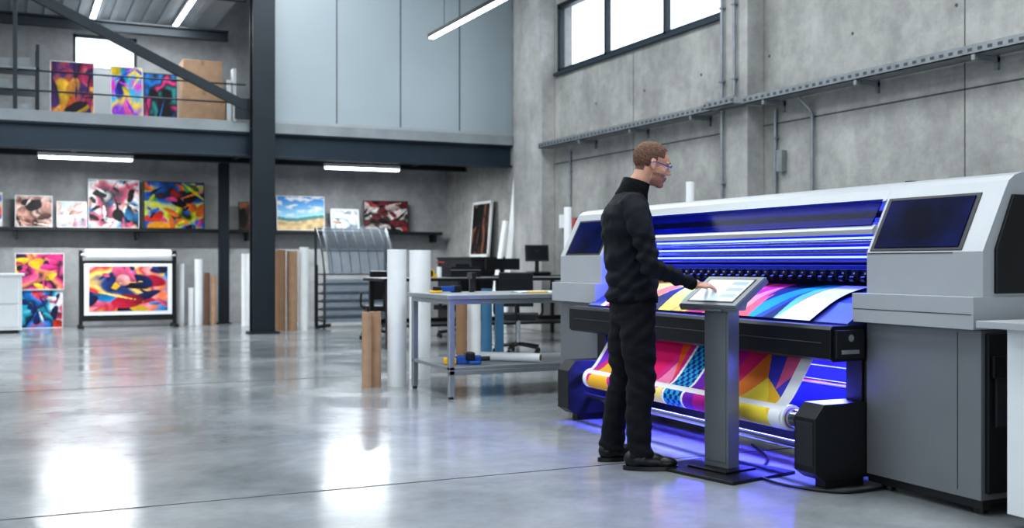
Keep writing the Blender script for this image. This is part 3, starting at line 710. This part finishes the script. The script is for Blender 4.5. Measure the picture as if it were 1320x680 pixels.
# lower sheet : large straight-edged facets either side of a checkered ribbon
LOP = [('7a3ad0', [(0, 0), (.16, 0), (0, .7)]), ('f0b83a', [(0, 1), (.10, .35), (.18, 1)]), ('8a2ac0', [(.14, 1), (.26, 0), (.34, 1)]),
       ('e0206f', [(.26, 0), (.47, 0), (.36, .7)]), ('f28ab4', [(.34, 1), (.47, .2), (.47, 1)]), ('f4e08a', [(.38, 1), (.47, .6), (.47, 1)]), ('f0642a', [(.42, 0), (.47, 0), (.47, .55)]),
       ('7a2ab8', [(.55, 0), (.66, 0), (.62, 1), (.53, 1)]), ('c8279a', [(.62, 1), (.66, 0), (.78, 0), (.68, 1)]), ('e8307a', [(.67, 1), (.76, 0), (.83, 0), (.74, .95)]),
       ('f58a3a', [(.68, 1), (.84, 0), (.87, .35), (.76, 1)]), ('f8e04a', [(.72, 1), (.87, .35), (.955, .8), (.955, 1)]), ('f5c23a', [(.87, .35), (.955, .8), (.955, .55)]), ('4a4ac8', [(.83, 0), (.955, 0), (.955, .55), (.87, .35)]), ('e86a9a', [(.955, 0), (.955, .30), (.92, .48), (.90, 0)])]
def locol(s, t):
    if s > .955 or s < .02: return hx('eceef2')
    q = s+.04*t-.03
    if abs(q-.478) < .0055 or abs(q-.575) < .0055: return hx('f4f4f6')
    if .4835 <= q <= .5695:
        return hx('1535a0') if (int(q*72)+int(t*18)) % 2 else hx('27a9cf')
    c = hx('d8308a')
    for (h, pts) in LOP:
        if poly((s, t), pts): c = hx(h)
    return c
def arc_path(pts, sub):
    P, _ = smooth_path(pts, [0]*len(pts), sub)
    D = [0.]
    for i in range(1, len(P)): D.append(D[-1]+(P[i]-P[i-1]).length)
    def at(t):
        d = t*D[-1]
        for i in range(1, len(P)):
            if d <= D[i]+1e-9: return P[i-1].lerp(P[i], (d-D[i-1])/(D[i]-D[i-1]))
        return P[-1]
    return at
ua = arc_path([(4.24, 0, 1.004), (4.1, 0, .978), (3.98, 0, .934), (3.88, 0, .878), (3.80, 0, .828)], 6)
def up_pos(s, t):
    p = ua(t); return V((p.x, 6.68-s*2.22, p.z+.006))
sheet('printed_banner_upper', up_pos, upcol, 500, 60, 'banner', e)
la = arc_path([(3.90, 0, .66), (3.865, 0, .6), (3.80, 0, .50), (3.735, 0, .41), (3.69, 0, .375), (3.655, 0, .345), (3.652, 0, .30), (3.68, 0, .262), (3.72, 0, .25)], 5)
def lo_pos(s, t):
    p = la(t); return V((p.x-.002, 6.66-s*2.14, p.z+.002))
sheet('printed_banner_lower', lo_pos, locol, 500, 90, 'banner', e)
b = B('power_cable')
b.tube([(4.05, 4.10, .012), (3.80, 4.08, .01), (3.66, 4.13, .01), (3.55, 4.36, .01), (3.58, 4.60, .01), (3.75, 4.78, .01), (3.95, 5.0, .01), (4.15, 5.4, .01)], [.008]*8, 'black', 8)
b.done(0, e)

# ------------------------------------------------------------------ kiosk
e = empty('touchscreen_kiosk', (3.5, 4.82, 0), radians(12))
b = B('stand')
b.box(-.24, .26, -.29, .29, 0, .018, 'black'); b.box(-.12, .12, -.14, .14, .018, .03, 'blackm')
b.box(-.045, .045, -.085, .085, .03, .93, 'kiosk'); b.box(-.05, -.045, -.07, .07, .06, .9, 'kiosk')
b.done(.004, e)
R = Matrix.Translation((0, 0, .985)) @ Matrix.Rotation(-math.atan(.62), 4, 'Y')
b = B('tablet'); b.box(-.145, .145, -.205, .205, -.035, -.003, 'kiosk', R); b.box(-.14, .14, -.2, .2, -.003, .002, 'kiosk', R)
b.prism([(-.1, .90), (.08, .88), (.12, 1.0), (-.12, .88)], -.1, .1, 'kiosk')
b.box(-.115, .115, -.165, .165, .002, .004, 'black', R)
b.box(-.105, .105, -.155, .155, .004, .0055, 'screen', R)
for i in range(3):
    b.box(.05-.06*i, .085-.06*i, -.14, -.03, .0055, .006, 'screen_ui', R)
b.done(.003, e)
# white cart at right edge
b = B('white_cart'); b.box(3.87, 4.7, 2.55, 3.28, .06, .86, 'white'); b.box(3.74, 4.8, 2.5, 3.33, .86, .89, 'shell'); b.box(3.866, 3.87, 2.9, 2.905, .1, .82, 'seam')
for x in (3.95, 4.6):
    for y in (2.65, 3.2): b.cyl((x-.015, y, .03), (x+.015, y, .03), .03, 'black'); b.cyl((x, y, .03), (x, y, .07), .012, 'galv')
b.done(.008)

# ================================================================== MAN
man = empty('man', (3.177, 5.14, 0), radians(-20))
def ering(z, cx, a, bw, n=28, cy=0, p=2.3, tilt=0):
    r = []
    for i in range(n):
        t = 2*pi*i/n; c = cos(t); s_ = sin(t)
        x = a*math.copysign(abs(c)**(2/p), c); y = bw*math.copysign(abs(s_)**(2/p), s_)
        r.append(V((cx+x, cy+y, z+tilt*x)))
    return r
# jacket
b = B('j')
b.rings([ering(z, cx, a, w) for (z, cx, a, w) in ((.925, -.045, .135, .178), (.96, -.045, .142, .186), (1.02, -.048, .138, .182), (1.12, -.055, .135, .178), (1.22, -.062, .14, .185), (1.32, -.072, .143, .2), (1.40, -.078, .136, .205), (1.46, -.076, .115, .185), (1.50, -.068, .09, .14), (1.535, -.055, .07, .09))], 'jacket')
b.limb([(-.078, -.165, 1.45), (-.06, -.225, 1.37), (-.03, -.265, 1.24), (.005, -.272, 1.13), (.1, -.24, 1.085), (.235, -.175, 1.03)], [.07, .066, .058, .056, .05, .036], 'jacket')
b.limb([(-.078, .165, 1.45), (-.075, .225, 1.37), (-.07, .262, 1.24), (-.06, .268, 1.14), (-.03, .265, 1.02), (.02, .25, .90)], [.07, .066, .058, .055, .048, .036], 'jacket')
def jd(p):
    d = .011*noise.noise(V((p.x*9, p.y*9, p.z*15)))+.004*noise.noise(p*26)
    # diagonal drag folds from the shoulder and stacked folds at elbow / hem
    d += .0065*sin(p.z*55-p.x*70+5*noise.noise(p*5))*max(0, min(1, (1.4-p.z)*6))
    if abs(p.y) > .2 and .95 < p.z < 1.3: d += .005*sin(p.z*95+p.x*40)
    if p.z < 1.1 and abs(p.y) < .2: d += .006*sin(p.z*80+4*noise.noise(p*6))
    return d
fuse(b, .010, 3, 'jacket', man, None, ['jacket'], jd)
b = B('jacket_trim')
b.rings([ering(z, -.045, a, w) for (z, a, w) in ((.915, .13, .172), (.918, .139, .181), (.955, .141, .184), (.958, .13, .17))], 'collar', False)
b.rings([ering(z, cx, a, w, tilt=-.3) for (z, cx, a, w) in ((1.50, -.05, .09, .10), (1.545, -.036, .078, .080), (1.595, -.020, .073, .072), (1.598, -.020, .066, .065), (1.54, -.035, .066, .068))], 'collar', False)
b.cyl((.225, -.18, 1.035), (.262, -.165, 1.02), .036, 'collar', .033); b.cyl((.017, .252, .908), (.028, .247, .875), .036, 'collar', .033)
b.done(0, man)
# trousers
b = B('t')
b.rings([ering(z, -.042, a, w) for (z, a, w) in ((.97, .12, .165), (.9, .128, .176), (.84, .12, .17), (.79, .085, .13))], 'pants')
b.limb([(-.035, -.09, .88), (-.03, -.10, .68), (-.012, -.105, .50), (-.03, -.105, .32), (-.025, -.105, .13)], [.097, .098, .080, .074, .066], 'pants')
b.limb([(-.05, .09, .88), (-.065, .115, .68), (-.065, .14, .50), (-.10, .16, .32), (-.125, .175, .13)], [.097, .096, .079, .074, .066], 'pants')
b.cyl((-.024, -.105, .14), (-.02, -.105, .07), .068, 'pants', .072, 24); b.cyl((-.125, .175, .14), (-.125, .175, .07), .068, 'pants', .072, 24)
def td(p):
    d = .010*noise.noise(V((p.x*8, p.y*8, p.z*13)))+.003*noise.noise(p*30)
    if p.z < .3: d += .008*sin(p.z*75+p.x*30)*(1-p.z/.3)
    if .42 < p.z < .62: d += .006*sin(p.z*70+p.x*50)
    if .7 < p.z < .86: d += .005*sin(p.z*60-p.x*60)
    return d
fuse(b, .010, 3, 'trousers', man, None, ['pants'], td)
# shoes
for (ax, ay, yaw) in ((-.025, -.105, radians(-6)), (-.125, .175, radians(14))):
    R4 = Matrix.Translation((ax, ay, 0)) @ Matrix.Rotation(yaw, 4, 'Z')
    b = B('s')
    def e_(c, r): b.ell(R4 @ V(c), r, 'shoe', R=R4.to_3x3())
    e_((-.02, 0, .06), (.068, .042, .055)); e_((.06, 0, .05), (.085, .045, .045)); e_((.14, .0, .04), (.07, .046, .034)); e_((0, 0, .10), (.052, .045, .05))
    fuse(b, .007, 3, 'shoe', man, None, ['shoe'])
    b = B('sole'); pr = []
    for i in range(28):
        t = 2*pi*i/28; x = cos(t); y = sin(t)
        pr.append((.06+.152*x, .046*y*(1+.08*x)))
    b.prism(pr, 0, .024, 'black', 'z', R4); b.done(.003, man)
# head + neck
HC = V((.066, 0, 1.685)); HM = Matrix.Translation(HC) @ Matrix.Rotation(radians(14), 4, 'Y')
HR = HM.to_3x3()
b = B('h')
def he(c, r, rot=None):
    R = HR if rot is None else HR @ rot
    b.ell(HM @ V(c), r, 'skin', 24, 16, R=R)
he((-.015, 0, .035), (.1, .076, .086)); he((.032, 0, .032), (.062, .06, .06)); he((.028, 0, -.025), (.064, .062, .07)); he((.022, 0, -.068), (.066, .056, .044)); he((.066, 0, -.096), (.026, .028, .02))
he((.05, 0, -.06), (.045, .036, .04))
for s_ in (-1, 1):
    he((.08, s_*.026, .026), (.014, .026, .008)); he((.056, s_*.042, -.024), (.026, .018, .02)); he((.098, s_*.010, -.029), (.010, .008, .008))
    he((-.004, s_*.079, -.004), (.019, .007, .031), Euler((radians(8*s_), radians(-12), radians(-18*s_))).to_matrix()); he((-.004, s_*.074, -.02), (.012, .009, .012))
he((.088, 0, -.054), (.014, .023, .006)); he((.086, 0, -.067), (.013, .021, .007))
P = [HM @ V(p) for p in ((.086, 0, .018), (.098, 0, -.006), (.110, 0, -.024))]
b.limb(P, [.008, .0095, .0105], 'skin', 12, 4)
b.limb([(-.055, 0, 1.48), (-.03, 0, 1.55), (.01, 0, 1.61), (.035, 0, 1.66)], [.064, .058, .058, .06], 'skin')
HI = HM.inverted()
def hl(p): return HI @ p
def is_hair(q):
    if abs(q.y) > .0765 and -.035 < q.z < .03: return False
    if q.z > .088: return q.x < .078
    if q.z > .045: return q.x < .064-abs(q.y)*.25
    if q.z > .0: return q.x < .012 
    if q.z > -.02: return q.x < -.024 or (q.x < .010 and q.x > -.002 and abs(q.y) > .05)
    return q.x < -.048 and q.z > -.045
def hassign(p):
    q = hl(p)
    if is_hair(q): return 1
    if q.z < -.040 and q.z > -.118 and q.x > .004 and not (q.z > -.05 and abs(q.y) < .03):
        if abs(q.y) < .02 and -.073 < q.z < -.050 and q.x > .094: return 3
        return 2
    return 0
def hdisp(p):
    q = hl(p)
    if is_hair(q):
        top = max(0, min(1, (q.z-.04)/.06))
        return .0015+.009*top*(1+.35*noise.noise(q*60))+.001*noise.noise(q*200)
    return 0
fuse(b, .0040, 3, 'head', man, hassign, ['skin', 'hair', 'stub', 'lip'], hdisp)
b = B('face_details')
for s_ in (-1, 1):
    b.ell(HM @ V((.0745, s_*.031, .003)), (.0115, .0125, .0105), 'eye'); b.ell(HM @ V((.0835, s_*.031, .001)), (.0035, .005, .005), 'iris')
    b.ell(HM @ V((.076, s_*.031, .009)), (.0135, .0155, .007), 'skin', R=HR); b.ell(HM @ V((.092, s_*.030, .031)), (.005, .018, .0035), 'hair', R=HR)
b.done(0, man)
b = B('safety_glasses')
for s_ in (-1, 1):
    o_ = [V((.106-.22*abs(y)*abs(y)*6, s_*y, z)) for (y, z) in ((.007, .018), (.03, .022), (.055, .018), (.062, .004), (.055, -.016), (.03, -.022), (.012, -.012))]
    b.add([HM @ p for p in o_], [list(range(7))], 'lens')
    b.tube([HM @ p for p in o_[:4]], [.0016]*4, 'blue', 8, 3)
    b.tube([HM @ V((.100, s_*.062, .006)), HM @ V((.05, s_*.077, .010)), HM @ V((-.005, s_*.085, .012)), HM @ V((-.028, s_*.083, -.008))], [.003, .0025, .0022, .002], 'blue', 8, 4)
b.cyl(HM @ V((.106, -.008, .014)), HM @ V((.106, .008, .014)), .002, 'blue', n=8)
b.done(0, man)
# hands : local frame x=finger direction, z=back of hand, y=thumb side
def hand(M4, curl, side, name):
    b = B('hd')
    def pt(x, y, z): return M4 @ V((x, y*side, z))
    R3 = M4.to_3x3()
    b.limb([pt(-.03, 0, 0), pt(.015, 0, 0)], [.025, .027], 'skin', 14, 1)
    b.ell(pt(.05, -.003, -.002), (.05, .038, .0145), 'skin', R=R3); b.ell(pt(.072, -.002, 0), (.026, .040, .0125), 'skin', R=R3)
    b.ell(pt(.03, .024, -.006), (.032, .017, .014), 'skin', R=R3)
    for (y, L_, r, fan) in ((.030, .072, .0088, .06), (.0105, .080, .009, .02), (-.0095, .075, .0086, -.02), (-.0285, .060, .0078, -.07)):
        x, z, a = .082, .001, 0.; P = [pt(x-.02, y, 0), pt(x, y, z)]; R = [r, r*1.08]
        for k, fr in enumerate((.45, .3, .25)):
            a += curl[k]*(1.0 if k else 1-.0*y)
            x += cos(a)*L_*fr; z -= sin(a)*L_*fr
            P.append(pt(x, y+fan*(x-.082), z)); R.append(r*(.97, .9, .78)[k])
        b.limb(P, R, 'skin', 10, 4)
    b.limb([pt(.022, .028, -.006), pt(.048, .047, -.014), pt(.075, .056, -.022), pt(.095, .056, -.028)], [.013, .011, .0095, .008], 'skin', 10, 4)
    fuse(b, .0032, 2, name, man, None, ['skin'])
def frame(o, d, up):
    x = V(d).normalized(); y = V(up).cross(x).normalized(); z = x.cross(y)
    m = Matrix((x, y, z)).transposed().to_4x4(); m.translation = V(o); return m
# right hand palm down, thumb towards his left (+y)
hand(frame((.262, -.163, 1.022), (.97, .03, -.10), (.1, -.25, 1)), (.30, .45, .35), 1, 'hand_right')
# left hand hanging, slightly curled, palm towards thigh
hand(frame((.026, .248, .885), (.18, -.05, -1), (0, 1, 0)), (.25, .35, .3), 1, 'hand_left')

# ================================================================== LIGHTS
def area(name, loc, rot, sx, sy, power, col, spread=180):
    l = bpy.data.lights.new(name, 'AREA'); l.shape = 'RECTANGLE'; l.size = sx; l.size_y = sy; l.energy = power; l.color = col; l.spread = radians(spread)
    o = bpy.data.objects.new(name, l); bpy.context.collection.objects.link(o); o.location = loc; o.rotation_euler = rot; return o
area('ceiling_fill', (4.5, 4.5, 6.8), (0, 0, 0), 2, 8, 370, (.91, .97, 1))  # added overhead fill panels, out of view; the ceiling has no openings
area('ceiling_fill', (.5, 8, 6.8), (0, 0, 0), 2, 12, 430, (.91, .97, 1))
area('ceiling_fill', (-5, 8, 6.8), (0, 0, 0), 2, 12, 360, (.91, .97, 1))
area('ceiling_fill', (4.5, 13.5, 6.8), (0, 0, 0), 2, 6, 280, (.91, .97, 1))
area('lamp_light', (1.1, 19.0, 2.82), (0, 0, 0), 1.4, .1, 105, (.93, .98, 1))
area('lamp_light', (5.8, 19.0, 2.82), (0, 0, 0), 1.4, .1, 105, (.93, .98, 1))
area('lamp_light', (-3, 19.0, 2.82), (0, 0, 0), 1.4, .1, 80, (.93, .98, 1))  # no fixture here; out-of-view fill added to brighten the back hall
area('lamp_light', (2, 18.9, 5.36), (0, 0, 0), 1.4, 2, 100, (.93, .98, 1))
area('uv_light', (4.22, 5.55, 1.41), (0, radians(8), 0), .12, 2.6, 45, (.07, .11, 1))
area('uv_light', (4.0, 5.55, .565), (0, radians(42), 0), .1, 2.4, 85, (.10, .11, 1), 130)
w = bpy.data.worlds.new('World'); bpy.context.scene.world = w; w.use_nodes = True
bg = w.node_tree.nodes['Background']; bg.inputs[0].default_value = (.84, .93, 1, 1); bg.inputs[1].default_value = 2.5

# ================================================================== CAMERA
cam = bpy.data.cameras.new('Camera'); co = bpy.data.objects.new('Camera', cam); bpy.context.collection.objects.link(co)
co.location = (0, 0, 1.14); co.rotation_euler = (radians(90), 0, radians(-24.9))
cam.sensor_width = 36; cam.lens = 1380/1320*36; cam.shift_y = -2/1320
cam.dof.use_dof = True; cam.dof.focus_distance = 6.0; cam.dof.aperture_fstop = 2.2
bpy.context.scene.camera = co
bpy.context.scene.view_settings.view_transform = 'Standard'
try:
    bpy.context.scene.view_settings.look = 'Medium High Contrast'
except Exception:
    pass
